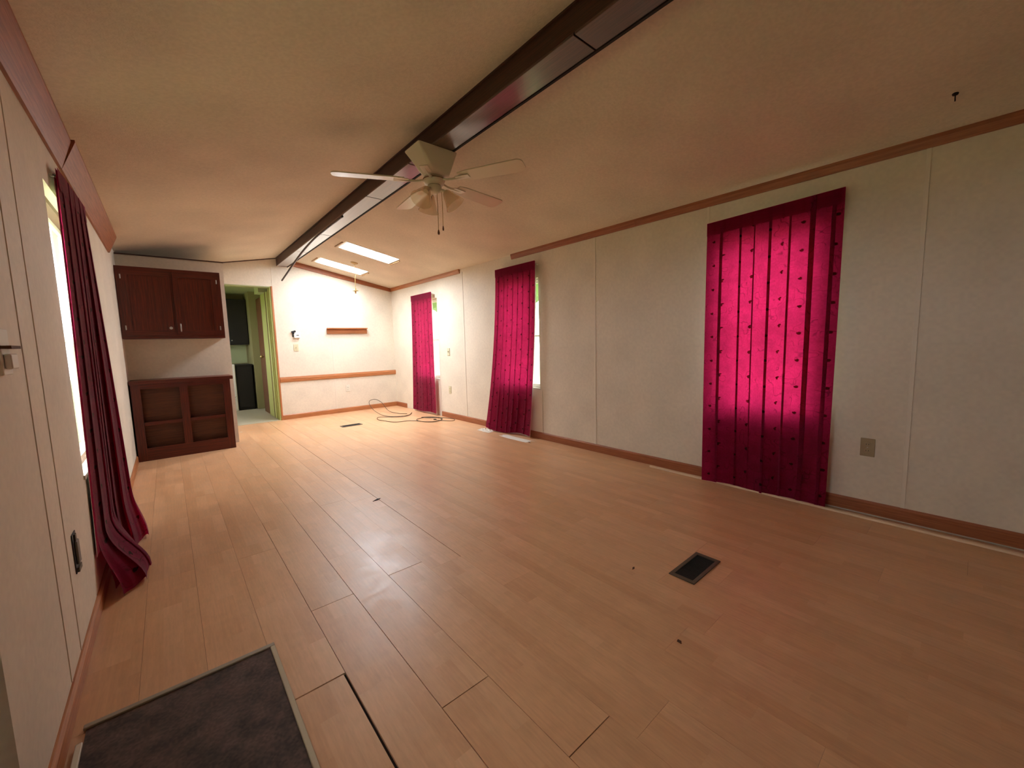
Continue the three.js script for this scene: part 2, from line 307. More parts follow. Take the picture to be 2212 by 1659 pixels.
// ------------------------------------------------------------------ crown trims, baseboards, chair rail
{
  let n = 2;
  const trim = (label, geos, m, category = 'trim') => { const o = setting('trim_' + n++, label, category); geos.forEach(([name, g]) => part(o, name, g, m)); return o; };
  const crownL = (z0, z1, out = 0.066) => prism([[XL, 2.075], [XL + 0.012, 2.075], [XL + out, ceilY(XL + out) - 0.012], [XL + out, ceilY(XL + out) + 0.002], [XL, HS]], z0, z1, (a, b, t) => [a, b, t]);
  trim('reddish brown crown board above the left window', [['board', crownL(-3.06, ZB, 0.056)], ['board', crownL(-5.32, -3.063, 0.07)]], M.crown);
  const crownR = (z0, z1) => prism([[XR, 2.16], [XR - 0.01, 2.16], [XR - 0.022, 2.2], [XR - 0.024, ceilY(XR - 0.024) + 0.002], [XR, HS]], z0, z1, (a, b, t) => [a, b, t]);
  trim('oak crown board in the far right corner', [['board', crownR(ZF, -4.97)]], M.oak);
  trim('oak crown board above the two nearer windows', [['board', crownR(-3.82, -2.1)], ['board', crownR(-2.098, ZB)]], M.crown);
  const far = (xa, xb, t) => prism([[xa, ceilY(xa) - t], [xb, ceilY(xb) - t * 0.75], [xb, ceilY(xb) + 0.002], [xa, ceilY(xa) + 0.002]], ZF, ZF + 0.02, (a, b, k) => [a, b, k]);
  trim('brown oak board under the sloped ceiling of the end wall', [['board', far(1.60, XR - 0.02, 0.085)]], M.crown);
  trim('thin dark strip over the doorway', [['strip', prism([[XH, ceilY(XH) - 0.012], [1.43, ceilY(1.43) - 0.012], [1.43, ceilY(1.43)], [XH, ceilY(XH)]], ZF, ZF + 0.01, (a, b, k) => [a, b, k])]], M.beam);
  trim('thin dark strip on top of the partition', [['strip', box(XL, XH + 0.004, 2.188, 2.2, ZH - 0.09, ZH + 0.008)]], M.beam);
  trim('oak chair rail across the white end wall', [['rail', prism([[0, 0.61], [0.016, 0.615], [0.02, 0.66], [0.014, 0.688], [0, 0.692]], 1.347, XR, (a, b, t) => [t, b, ZF + a])]], M.oak, 'chair rail');
  trim('pale wooden strip left along the right wall floor edge', [['strip', prism([[3.222, 0.0015], [3.252, 0.0015], [3.249, 0.012], [3.225, 0.012]], -1.9, ZB, (a, b, t) => [a - 0.03 * smooth(-1.2, 0.3, t), b, t])]], std({ color: 0xe6c9a8, roughness: 0.6 }));
  const bb = (name, label, geos, m = M.oak) => { const o = setting('baseboard_' + name, label, 'baseboard'); geos.forEach((g) => part(o, 'board', g, m)); };
  const prof = (h) => [[0, 0], [0.013, 0], [0.013, h - 0.012], [0.006, h], [0, h]];
  const bR = (z0, z1, up = 0.001) => prism(prof(0.08), z0, z1, (a, b, t) => [XR - a, b + up, t]);
  bb('right', 'oak baseboard under the three windows', [bR(ZF, -6.88), bR(-5.62, -4.45), bR(-4.447, -1.3), bR(-1.297, ZB, 0.012)], M.crown);
  bb('far', 'oak baseboard along the white end wall', [prism(prof(0.08), 1.347, 2.2, (a, b, t) => [t, b + 0.001, ZF + a]), prism(prof(0.08), 2.202, XR - 0.014, (a, b, t) => [t, b + 0.001, ZF + a])]);
  bb('left', 'dull oak baseboard under the left window', [prism(prof(0.07), -5.69, -3.2, (a, b, t) => [XL + a, b + 0.001, t]), prism(prof(0.07), -3.197, ZB, (a, b, t) => [XL + a, b + 0.001, t])]);
}

// ------------------------------------------------------------------ windows
function windowAlongZ(n, side, z0, z1, y0, y1, label, brown) {
  const o = setting('window_' + n, label, 'window'), x = side > 0 ? XR : XL, s = side, fm = brown ? M.frameBrown : M.frame;
  const bx = (d0, d1, ya, yb, za, zb) => { const a = x + s * d0, b = x + s * d1; return box(Math.min(a, b), Math.max(a, b), ya, yb, za, zb); };
  part(o, 'frame', merge([bx(0.035, 0.1, y0, y1, z0, z0 + 0.022), bx(0.035, 0.1, y0, y1, z1 - 0.022, z1), bx(0.035, 0.1, y0, y0 + 0.025, z0 + 0.022, z1 - 0.022), bx(0.035, 0.1, y1 - 0.025, y1, z0 + 0.022, z1 - 0.022)]), fm);
  part(o, 'sill', bx(-0.006, 0.035, y0 - 0.012, y0 + 0.006, z0 - 0.01, z1 + 0.01), M.frame);
  const ym = lerp(y0, y1, 0.485);
  for (const [ya, yb, d] of [[y0 + 0.025, ym + 0.012, 0.05], [ym - 0.012, y1 - 0.025, 0.075]]) {
    const sash = part(o, 'sash', merge([bx(d, d + 0.02, ya, yb, z0 + 0.022, z0 + 0.045), bx(d, d + 0.02, ya, yb, z1 - 0.045, z1 - 0.022), bx(d, d + 0.02, ya, ya + 0.024, z0 + 0.045, z1 - 0.045), bx(d, d + 0.02, yb - 0.024, yb, z0 + 0.045, z1 - 0.045)]), M.frame);
    part(sash, 'pane', bx(d + 0.008, d + 0.011, ya + 0.02, yb - 0.02, z0 + 0.04, z1 - 0.04), M.glass);
  }
  return o;
}
windowAlongZ(1, 1, ...windows[1], WY0, WY1, 'sash window in the right wall nearest the white end wall');
windowAlongZ(2, 1, ...windows[2], WY0, WY1, 'sash window in the middle of the right wall');
windowAlongZ(3, 1, ...windows[3], WY0, WY1, 'sash window in the right wall beside the beige outlet plate');
windowAlongZ(4, -1, ...LW, WY0, WY1, 'brown framed sash window in the left wall', true);
windowAlongZ(5, -1, -8.75, -7.75, 0.95, 1.95, 'kitchen window beyond the doorway');
{
  const o = setting('trim_20', 'white board apron below the middle window', 'trim');
  part(o, 'apron', box(XR - 0.008, XR, 0.082, WY0 - 0.012, windows[2][0] - 0.04, windows[2][1] + 0.04, 0.002), M.batten);
}

// ------------------------------------------------------------------ curtains
const curtainMap = (() => {
  const W = 1024, H = 2048, r = rng(91), cw = 0.105, rh = 0.182, motifs = [];
  for (let c = 0; c < 10; c++) for (let k = 0; k < 12; k++) motifs.push({ x: 0.05 + c * cw + (c % 2 ? -0.010 : 0.010) + (r() - 0.5) * 0.006, y: 0.06 + k * rh + (c % 2 ? 0.070 : 0) + (r() - 0.5) * 0.006, t: c % 2, a: (c % 2 ? 0.5 : -0.4) + (r() - 0.5) * 0.5 });
  const weave = noise2(92, [180, 260]), blot = noise2(93, [20, 44]), vine = noise2(94, [26, 48]), vine2 = noise2(95, [26, 48]);
  const grid = new Map(); motifs.forEach((m) => { for (let i = -1; i <= 1; i++) for (let j = -1; j <= 1; j++) { const k = (Math.floor(m.x / 0.05) + i) + ',' + (Math.floor(m.y / 0.05) + j); if (!grid.has(k)) grid.set(k, []); grid.get(k).push(m); } });
  return tex(W, H, (u, v) => {                       // sheet of 1.05 by 2.1 m
    const x = u * 1.05, y = v * 2.1; let dark = 0;
    for (const m of grid.get(Math.floor(x / 0.05) + ',' + Math.floor(y / 0.05)) ?? []) {
      const dx = x - m.x, dy = y - m.y, ca = Math.cos(m.a), sa = Math.sin(m.a), p = dx * ca + dy * sa, q = -dx * sa + dy * ca;
      let d = Math.hypot(p / 0.0125, q / 0.0062);
      d = Math.min(d, m.t ? Math.hypot((p + 0.005) / 0.0062, (q + 0.0075) / 0.0075) : Math.hypot((p - 0.003) / 0.008, (q - 0.004) / 0.009));
      dark = Math.max(dark, 1 - smooth(0.8, 1.15, d));
    }
    const v1 = Math.abs(vine(u * 26, v * 48) - 0.5), v2 = Math.abs(vine2(u * 26, v * 48) - 0.5), line = Math.max(1 - smooth(0.0, 0.035, v1), 0.8 * (1 - smooth(0, 0.03, v2))) * smooth(0.45, 0.6, blot(u * 20, v * 44));
    const l = (0.93 + 0.12 * (blot(u * 20, v * 44) - 0.5) + 0.10 * (weave(u * 180, v * 260) - 0.5)) * (1 - 0.28 * line), k = 1 - 0.86 * dark;
    return [186 * l * lerp(1, 0.42, dark), 31 * l * k, 87 * l * k];
  }, true, 1 / 1.05, 1 / 2.1);
})();
M.curtain = phys({ map: curtainMap, roughness: 1, transmission: 0.78, thickness: 0, specularIntensity: 0.15, side: THREE.DoubleSide });
M.lining = phys({ color: 0xeae6e0, roughness: 1, transmission: 0.5, thickness: 0, specularIntensity: 0.1, side: THREE.DoubleSide });
M.blackout = std({ color: 0xd8d2ca, roughness: 1, side: THREE.DoubleSide });
// sheet of cloth along z: out(s, v) is the distance from the wall, shift(s, v) moves along z; s 0..1 across, v 0 (hem) .. 1 (top)
function clothSheet(o, name, side, zTop, zBot, yTop, yBot, pleats, out, low, mat = M.curtain) {
  const N = 220, K = 64, width = Math.abs(zTop[1] - zTop[0]), pos = [], uv = [], idx = [];
  for (let j = 0; j <= K; j++) {
    const v = j / K, ease = Math.pow(1 - v, 1.5);
    for (let i = 0; i <= N; i++) {
      const s = i / N; let zz = s, dd = 0;
      for (const [c, w, amp, sign = 1] of pleats) {   // each pleat doubles the cloth back on itself
        const t = (s - c) / w, f = Math.exp(-t * t * 2.2);
        dd += amp * f * (0.35 + 0.65 * (1 - v * 0.6)); zz += -sign * w * 0.82 * Math.sin(clamp(t, -1, 1) * Math.PI) * Math.exp(-t * t);
      }
      const za = lerp(zTop[0], zTop[1], zz), zb = lerp(zBot[0], zBot[1], zz), [dl, dz, dy] = low ? low(s, v) : [0, 0, 0];
      const d = out(s, v) + dd + dl, x = side > 0 ? XR - d : XL + d;
      pos.push(x, lerp(yBot(s), yTop(s), v) + dy, lerp(za, zb, ease) + dz); uv.push(s * width * 1.12, v * 2.03);
    }
  }
  for (let j = 0; j < K; j++) for (let i = 0; i < N; i++) { const a = j * (N + 1) + i, b = a + 1, c = a + N + 1, d = c + 1; idx.push(a, b, c, b, d, c); }
  const g = new THREE.BufferGeometry(); g.setAttribute('position', new THREE.Float32BufferAttribute(pos, 3)); g.setAttribute('uv', new THREE.Float32BufferAttribute(uv, 2)); g.setIndex(idx); g.computeVertexNormals();
  return part(o, name, g, mat);
}
function curtain(label, side, zTop, zBot, yT, yB, pleats, out, low) {
  const o = thing('curtain', label, 'curtain', [0, 0, 0], 0, 'red window curtains');
  clothSheet(o, 'panel', side, zTop, zBot, yT, yB, pleats, out, low);
  clothSheet(o, 'lining', side, zTop.map((z, i) => z + (i ? -0.012 : 0.012)), zBot.map((z, i) => z + (i ? -0.012 : 0.012)), (s) => yT(s) - 0.012, (s) => side > 0 ? 0.004 + 0.003 * Math.sin(s * 17) : 0.22, pleats.map(([c, w, a]) => [1 - c, w * 0.25, a * 0.4]), (s, v) => out(s, v) * 0.62, low && side > 0 && ((s, v) => low(s, v).map((k) => k * 1.12)), side > 0 ? M.lining : M.blackout);
  // rod pocket: a second layer folded over the rod at the top
  clothSheet(o, 'rod_pocket', side, zTop, zTop, (s) => yT(s) + 0.004, (s) => yT(s) - 0.09, [], (s) => out(s, 1) + 0.006);
  const d = out(0.5, 1) - 0.006, x = side > 0 ? XR - d : XL + d, z0 = zTop[0], z1 = zTop[1];
  part(o, 'rod', tube([[x, yT(0) - 0.03, z0 + 0.01], [x, yT(0.5) - 0.03, (z0 + z1) / 2], [x, yT(1) - 0.03, z1 - 0.01]], 0.006, 8, 8), M.white);
  for (const s of [0.03, 0.97]) part(o, 'bracket', box(Math.min(x, side > 0 ? XR : XL), Math.max(x, side > 0 ? XR : XL), yT(s) - 0.036, yT(s) - 0.024, lerp(z0, z1, s) - 0.006, lerp(z0, z1, s) + 0.006), M.white);
  return o;
}
curtain('red curtain hanging straight beside the wall outlet, brightly backlit with dark motifs', 1, [-1.437, -0.607], [-1.415, -0.62], (s) => lerp(2.012, 2.04, s), (s) => 0.012 + 0.006 * Math.sin(s * 9),
  [[0.13, 0.045, 0.010], [0.29, 0.03, 0.006], [0.40, 0.018, 0.003], [0.52, 0.036, 0.008], [0.66, 0.028, 0.006], [0.81, 0.06, 0.014], [0.94, 0.045, 0.008]],
  (s, v) => 0.066 + 0.008 * Math.sin(s * 14 + 1) * (1 - v) + 0.035 * (1 - v) * smooth(0.4, 0.0, s) + 0.01 * (1 - v));
curtain('red curtain swept out at its hem over crumpled white cloth', 1, [-4.07, -3.345], [-4.30, -3.47], (s) => 2.06, (s) => 0.02 + 0.012 * Math.sin(s * 7 + 2),
  [[0.10, 0.03, 0.008], [0.24, 0.022, 0.006], [0.33, 0.016, 0.004], [0.47, 0.022, 0.007], [0.60, 0.024, 0.008], [0.72, 0.022, 0.006], [0.88, 0.03, 0.010]],
  (s, v) => 0.066 + 0.008 * Math.sin(s * 13) * (1 - v), (s, v) => [0.075 * Math.pow(1 - v, 3) * (0.5 + 0.5 * Math.sin(s * 5 + 0.6)), 0.05 * Math.pow(1 - v, 4) * Math.sin(s * 6), 0]);
curtain('red curtain next to the white end wall, above the coiled cord', 1, [-6.39, -5.70], [-6.50, -5.70], (s) => 1.975, (s) => 0.035 - 0.01 * Math.sin(s * 6),
  [[0.16, 0.03, 0.007], [0.34, 0.018, 0.004], [0.48, 0.016, 0.004], [0.63, 0.02, 0.006], [0.80, 0.03, 0.010]],
  (s, v) => 0.066 + 0.008 * Math.sin(s * 12 + 2) * (1 - v));
{
  const top = [-3.64, -2.76], bot = [-3.42, -2.57], yT = (s) => lerp(2.04, 1.985, s), yB = () => 0.012, pl = [[0.10, 0.075, 0.012], [0.28, 0.085, 0.014], [0.47, 0.08, 0.013], [0.66, 0.085, 0.014], [0.86, 0.08, 0.010]];
  const off = (s, v) => 0.022 + 0.008 * Math.sin(s * 11) * (1 - v) + 0.06 * (1 - v) * (1 - smooth(0, 0.5, s));
  const low = (s, v) => { const b = Math.pow(smooth(0.16, 0.0, v), 1.3), hem = lerp(0.05, 0.02, smooth(0.0, 0.30, s)) + 0.105 * smooth(0.36, 0.60, s) - 0.06 * smooth(0.88, 1.0, s); return [b * hem + 0.012 * (1 - v) * (1 - s), 0, 0]; };
  const o = curtain('dark red curtain bunched over the left window, trailing in two points on the floor', -1, top, bot, yT, yB, pl, off, low);
  clothSheet(o, 'folded_layer', -1, top.map((z, i) => z + (i ? -0.05 : 0.06)), bot.map((z, i) => z + (i ? -0.05 : 0.06)), (s) => yT(s) - 0.01, () => 0.03, pl.map(([c, w, a]) => [clamp(c + 0.05), w, a * 0.5]), (s, v) => off(s, v) * 0.7 + 0.002, (s, v) => low(s, v).map((k) => k * 0.6));
}

// ------------------------------------------------------------------ entry door beside the viewer, glazed in its upper half
{
  const o = setting('door_4', 'white entry door with a glazed upper half beside the dark mat', 'door'), a = XL - 0.075, b = XL - 0.03, z0 = -1.345, z1 = -0.495, gz0 = -1.16, gz1 = -0.68, gy0 = 1.15, gy1 = 1.80;
  part(o, 'leaf', merge([box(a, b, 0.01, gy0, z0, z1), box(a, b, gy1, 2.045, z0, z1), box(a, b, gy0, gy1, z0, gz0), box(a, b, gy0, gy1, gz1, z1)]), M.white);
  part(o, 'pane', box(a + 0.02, a + 0.024, gy0, gy1, gz0, gz1), M.glass);
  part(o, 'threshold', box(XL - WT, XL, -0.02, 0.01, z0, z1), M.steel);
  part(o, 'knob', new THREE.SphereGeometry(0.028, 16, 12), M.brass, [b + 0.045, 0.95, z0 + 0.07]);
}

// ------------------------------------------------------------------ doorway and kitchen beyond
{
  const o = setting('door_1', 'doorway to the kitchen with yellow green jamb and oak casing', 'doorway');
  part(o, 'jamb', box(1.305, 1.325, 0, 2.12, ZF - WT - 0.02, ZF + 0.002), M.jamb);
  part(o, 'door_stop', box(1.293, 1.305, 0, 2.12, ZF - WT + 0.02, ZF - WT + 0.055), M.jamb);
  part(o, 'head_jamb', box(XH, 1.305, 2.105, 2.12, ZF - WT - 0.02, ZF), M.green);
  part(o, 'casing', box(1.322, 1.346, 0, 2.125, ZF - 0.002, ZF + 0.012, 0.003), M.oak);
  const d = setting('door_2', 'pale green interior door standing open into the kitchen', 'door');
  part(d, 'leaf', box(1.288, 1.32, 0.012, 2.06, ZF - WT - 0.60, ZF - WT - 0.03), M.jamb);
  part(d, 'edge_strip', box(1.283, 1.288, 0.012, 2.06, ZF - WT - 0.19, ZF - WT - 0.165), M.doorBrown);
  const e = setting('door_3', 'brown closet door beyond the open green door', 'door');
  const leaf = part(e, 'leaf', box(1.30, 1.335, 0.012, 2.04, ZF - WT - 1.15, ZF - WT - 0.62), M.doorBrown);
  part(leaf, 'knob', new THREE.SphereGeometry(0.026, 16, 12), M.brass, [1.265, 1.02, ZF - WT - 0.8]);
  part(leaf, 'knob_stem', cyl(0.01, 0.035, 12), M.brass, [1.285, 1.02, ZF - WT - 0.8], [0, 0, Math.PI / 2]);
  const w = setting('wall_kitchen_back', 'olive green kitchen wall beyond the doorway', 'wall'), w2 = setting('wall_kitchen_right', 'green kitchen side wall beyond the doorway', 'wall'), w3 = setting('trim_21', 'green backsplash above the black base unit', 'trim');
  part(w, 'back_panel', box(XL - WT, XK + 0.1, -0.1, HK + 0.1, ZK - 0.1, ZK), M.olive);
  part(w2, 'side', box(XK, XK + 0.1, -0.1, HK + 0.1, ZK, ZF - WT), M.green);
  const w4 = setting('wall_kitchen_closet', 'olive closet front right of the black kitchen cabinets', 'wall'); part(w4, 'front', box(1.262, XK, -0.1, HK, ZK, -9.1), M.olive);
  part(w3, 'backsplash', box(0.3, 1.235, 0.885, 1.245, ZK, ZK + 0.006), M.green);
  const c = setting('ceiling_kitchen', 'green tinted flat kitchen ceiling', 'ceiling');
  part(c, 'panel', box(XL - WT, XK + 0.1, HK, HK + 0.1, ZK - 0.1, ZF - WT), M.green);
  part(c, 'soffit', box(1.2, XK, 2.06, HK, ZF - WT - 0.55, ZF - WT - 0.18), M.green);
  const f = setting('floor_kitchen', 'grey beige vinyl kitchen floor', 'floor');
  part(f, 'sheet', box(XL - WT, XK + 0.1, -0.1, -0.002, ZK - 0.1, ZF - 0.104), M.kitchenFloor);
  part(f, 'threshold', box(XH, 1.305, -0.004, 0.004, ZF - 0.11, ZF + 0.01), M.kitchenFloor);
  const u = thing('kitchen_wall_cabinet', 'black kitchen wall cabinet seen through the doorway', 'cabinet', [0.945, 1.25, ZK + 0.003]);
  part(u, 'body', box(-0.32, 0.31, 0, 0.87, 0, 0.30), M.kitchenDark);
  for (const x of [-0.31, 0.002]) { const dr = part(u, 'door', box(x, x + 0.3, 0.02, 0.85, 0.30, 0.318, 0.003), M.kitchenDark); part(dr, 'knob', new THREE.SphereGeometry(0.011, 10, 8), M.steel, [x + (x < 0 ? 0.27 : 0.03), 0.08, 0.325]); }
  const l = thing('kitchen_base_cabinet', 'black kitchen base unit seen through the doorway', 'cabinet', [1.10, 0, ZK + 0.003]);
  part(l, 'body', box(-0.13, 0.13, 0, 0.845, 0, 0.57), M.kitchenDark);
  part(l, 'panel', box(-0.12, 0.12, 0.05, 0.83, 0.57, 0.585, 0.003), M.kitchenDark);
  part(l, 'counter', box(-0.14, 0.14, 0.846, 0.87, 0, 0.60, 0.003), M.kitchenDark);
  const s = thing('stove', 'white kitchen appliance peeking past the partition', 'appliance', [0.645, 0, ZK + 0.003]);
  part(s, 'body', box(-0.3, 0.31, 0.0, 0.88, 0, 0.60, 0.006), M.white);
  part(s, 'drawer_front', box(-0.29, 0.30, 0.03, 0.26, 0.60, 0.615, 0.004), M.white);
  part(s, 'oven_door', box(-0.29, 0.30, 0.27, 0.86, 0.60, 0.618, 0.004), M.white);
}

// ------------------------------------------------------------------ built-in cabinets on the partition
{
  const o = thing('wall_cabinet', 'dark brown two door cabinet hung on the partition', 'cabinet', [XL + 0.002, 1.29, ZH + 0.001]);
  const W = 0.862, H = 0.735, D = 0.279;
  part(o, 'body', merge([box(0, W, 0, 0.02, 0, D), box(0, W, H - 0.02, H, 0, D), box(0, 0.02, 0.02, H - 0.02, 0, D), box(W - 0.02, W, 0.02, H - 0.02, 0, D), box(0.02, W - 0.02, 0.02, H - 0.02, 0, 0.01)]), M.cabinet);
  part(o, 'face_frame', merge([box(0, W, 0, 0.045, D, D + 0.012), box(0, W, H - 0.045, H, D, D + 0.012), box(0, 0.05, 0.045, H - 0.045, D, D + 0.012), box(W - 0.05, W, 0.045, H - 0.045, D, D + 0.012), box(W / 2 - 0.03, W / 2 + 0.03, 0.045, H - 0.045, D, D + 0.012)]), M.cabinet);
  for (const [xa, xb, left] of [[0.04, W / 2 - 0.012, 1], [W / 2 + 0.012, W - 0.04, 0]]) {
    const d = part(o, 'door', merge([box(xa, xb, 0.035, 0.085, D + 0.012, D + 0.03), box(xa, xb, H - 0.085, H - 0.035, D + 0.012, D + 0.03), box(xa, xa + 0.05, 0.085, H - 0.085, D + 0.012, D + 0.03), box(xb - 0.05, xb, 0.085, H - 0.085, D + 0.012, D + 0.03), box(xa + 0.05, xb - 0.05, 0.085, H - 0.085, D + 0.012, D + 0.021)]), M.cabinet);
    if (left) { const k = part(d, 'knob', lathe([[0, 0.018], [0.012, 0.017], [0.015, 0.012], [0.007, 0.004], [0.007, 0]], 18), M.steel, [xb - 0.028, 0.11, D + 0.03], [Math.PI / 2, 0, 0]); k.userData.label = 'round bright knob'; }
    else { const k = part(d, 'handle', tube([[xa + 0.03, 0.075, D + 0.03], [xa + 0.03, 0.085, D + 0.048], [xa + 0.03, 0.145, D + 0.048], [xa + 0.03, 0.155, D + 0.03]], 0.006, 20, 8), M.steel); k.userData.label = 'upright bright pull'; }
    for (const y of [0.09, H - 0.13]) part(d, 'hinge', box(left ? xa - 0.006 : xb - 0.004, left ? xa + 0.004 : xb + 0.006, y, y + 0.045, D + 0.014, D + 0.032, 0.002), M.steel);
  }
}
{
  const o = thing('open_base_cabinet', 'dark brown open shelved base cabinet under the wall cabinet', 'cabinet', [XL + 0.014, 0.0005, ZH + 0.001]);
  const W = 0.85, H = 0.815, D = 0.286;
  part(o, 'back', box(0.02, W - 0.02, 0.121, H - 0.001, D - 0.10, D - 0.09), M.cabinetIn);
  part(o, 'side_panel', box(0, 0.02, 0, H, 0, D), M.cabinet); part(o, 'side_panel', box(W - 0.02, W, 0, H, 0, D), M.cabinet);
  part(o, 'divider', box(W / 2 - 0.01, W / 2 + 0.01, 0.12, H - 0.002, D - 0.09, D), M.cabinet);
  part(o, 'bottom', box(0.02, W - 0.02, 0.10, 0.12, 0.012, D), M.cabinetIn);
  for (const [xa, xb] of [[0.02, W / 2 - 0.01], [W / 2 + 0.01, W - 0.02]]) part(o, 'shelf', box(xa, xb, 0.385, 0.405, D - 0.09, D - 0.02), M.cabinetIn);
  part(o, 'face_frame', merge([box(0, 0.075, 0, H, D, D + 0.018), box(W - 0.07, W, 0, H, D, D + 0.018), box(W / 2 - 0.035, W / 2 + 0.035, 0.135, H - 0.05, D, D + 0.018), box(0.075, W - 0.07, H - 0.05, H, D, D + 0.018), box(0.075, W - 0.07, 0, 0.135, D, D + 0.018), box(0.075, W / 2 - 0.035, 0.375, 0.41, D - 0.02, D + 0.01), box(W / 2 + 0.035, W - 0.07, 0.375, 0.41, D - 0.02, D + 0.01)]), M.cabinet);
  part(o, 'top', box(-0.008, W + 0.03, H, H + 0.038, 0, D + 0.04, 0.004), M.cabinet);
}

// ------------------------------------------------------------------ end wall fittings
{
  const o = thing('wall_ledge', 'short oak ledge board fixed to the white end wall', 'ledge', [2.107, 1.383, ZF + 0.0005]);
  part(o, 'board', box(0, 0.686, 0, 0.09, 0, 0.022, 0.003), M.oak); part(o, 'lip', box(0, 0.686, 0.082, 0.1, 0.022, 0.07, 0.003), M.oak);
  const t = thing('thermostat', 'white thermostat with its dark cover hanging off', 'thermostat', [1.594, 1.315, ZF + 0.0005]);
  part(t, 'body', box(0, 0.092, 0, 0.07, 0, 0.035, 0.006), M.white); part(t, 'slot', box(0.035, 0.07, 0.04, 0.05, 0.034, 0.0365), M.black);
  part(t, 'back_plate', box(-0.018, 0.012, 0.02, 0.1, 0, 0.012, 0.002), M.black);
  part(t, 'cover', box(-0.03, 0.035, 0, 0.03, 0.012, 0.03, 0.003), M.black, [0, 0.088, 0], [0, 0, 0.25]);
}
function plate(label, at, turn, kind, m = M.ivory, group = 'wall plates') {
  const o = thing(kind === 'switch' ? 'light_switch' : 'wall_outlet', label, kind === 'switch' ? 'switch' : 'outlet', at, turn, group);
  part(o, 'plate', box(-0.035, 0.035, -0.0575, 0.0575, 0, 0.006, 0.0025), m);
  if (kind === 'switch') { part(o, 'toggle', box(-0.005, 0.005, -0.006, 0.014, 0.006, 0.02, 0.002), m); for (const y of [-0.03, 0.03]) part(o, 'screw', cyl(0.003, 0.002, 10), M.steel, [0, y, 0.0065], [Math.PI / 2, 0, 0]); }
  else {
    for (const y of [-0.02, 0.02]) { const f = part(o, 'socket', lathe([[0, 0.003], [0.014, 0.003], [0.0165, 0]], 18), m, [0, y, 0.006], [Math.PI / 2, 0, 0]); for (const x of [-0.006, 0.006]) part(f, 'slot', box(x - 0.0012, x + 0.0012, 0.0025, 0.0036, -0.004, 0.004), M.black); }
    part(o, 'screw', cyl(0.003, 0.002, 10), M.steel, [0, 0, 0.0065], [Math.PI / 2, 0, 0]);
  }
  return o;
}
plate('ivory toggle switch below the thermostat on the white end wall', [1.617, 1.16, ZF + 0.0005], 0, 'switch');
plate('pale outlet below the chair rail of the white end wall', [2.397, 0.42, ZF + 0.0005], 0, 'outlet', M.plateWhite);
plate('pale switch on the right wall above an outlet, next to the far curtain', [XR - 0.0005, 1.035, -5.36], -Math.PI / 2, 'switch');
plate('pale outlet low on the right wall beneath a switch', [XR - 0.0005, 0.447, -5.36], -Math.PI / 2, 'outlet');
plate('beige outlet plate on the right wall near the backlit straight curtain', [XR - 0.0005, 0.436, -0.438], -Math.PI / 2, 'outlet', std({ color: 0xa08e6c, roughness: 0.5 }));
{
  const o = thing('open_outlet_box', 'bare outlet with its plate missing, half hidden by the swept curtain', 'outlet', [XR - 0.0005, 0.45, -4.30], -Math.PI / 2);
  part(o, 'box_rim', merge([box(-0.028, -0.022, -0.045, 0.045, 0, 0.012), box(0.022, 0.028, -0.045, 0.045, 0, 0.012), box(-0.028, 0.028, -0.05, -0.045, 0, 0.012)]), M.black); part(o, 'socket', box(-0.018, 0.018, -0.04, 0.04, 0, 0.01, 0.003), M.ivory);
  const h = thing('outlet_hole', 'dark outlet hole with its metal strap in the left wall', 'outlet', [XL + 0.0005, 0.40, -2.205], Math.PI / 2);
  part(h, 'recess', box(-0.034, 0.034, -0.075, 0.075, 0, 0.003), M.black);
  part(h, 'socket', box(-0.02, 0.022, -0.045, 0.045, 0.003, 0.012, 0.004), std({ color: 0x6d675c, roughness: 0.5 }));
  part(h, 'strap', box(-0.01, 0.012, 0.045, 0.07, 0.003, 0.008), M.register); part(h, 'strap', box(-0.026, 0.03, -0.072, -0.055, 0.003, 0.010), M.register);
  const s = thing('wall_switch', 'white double switch on the left wall at the picture edge', 'switch', [XL + 0.0005, 1.16, -1.66], Math.PI / 2);
  s.userData.label = 'white raised switch block on the left wall before the window';
  part(s, 'plate', box(-0.04, 0.04, -0.06, 0.06, 0, 0.012, 0.003), M.white); part(s, 'ledge', box(-0.042, 0.046, 0.008, 0.016, 0.0, 0.03), M.stain); part(s, 'toggle', box(-0.03, 0.03, -0.045, -0.005, 0.012, 0.026, 0.004), M.white);
}

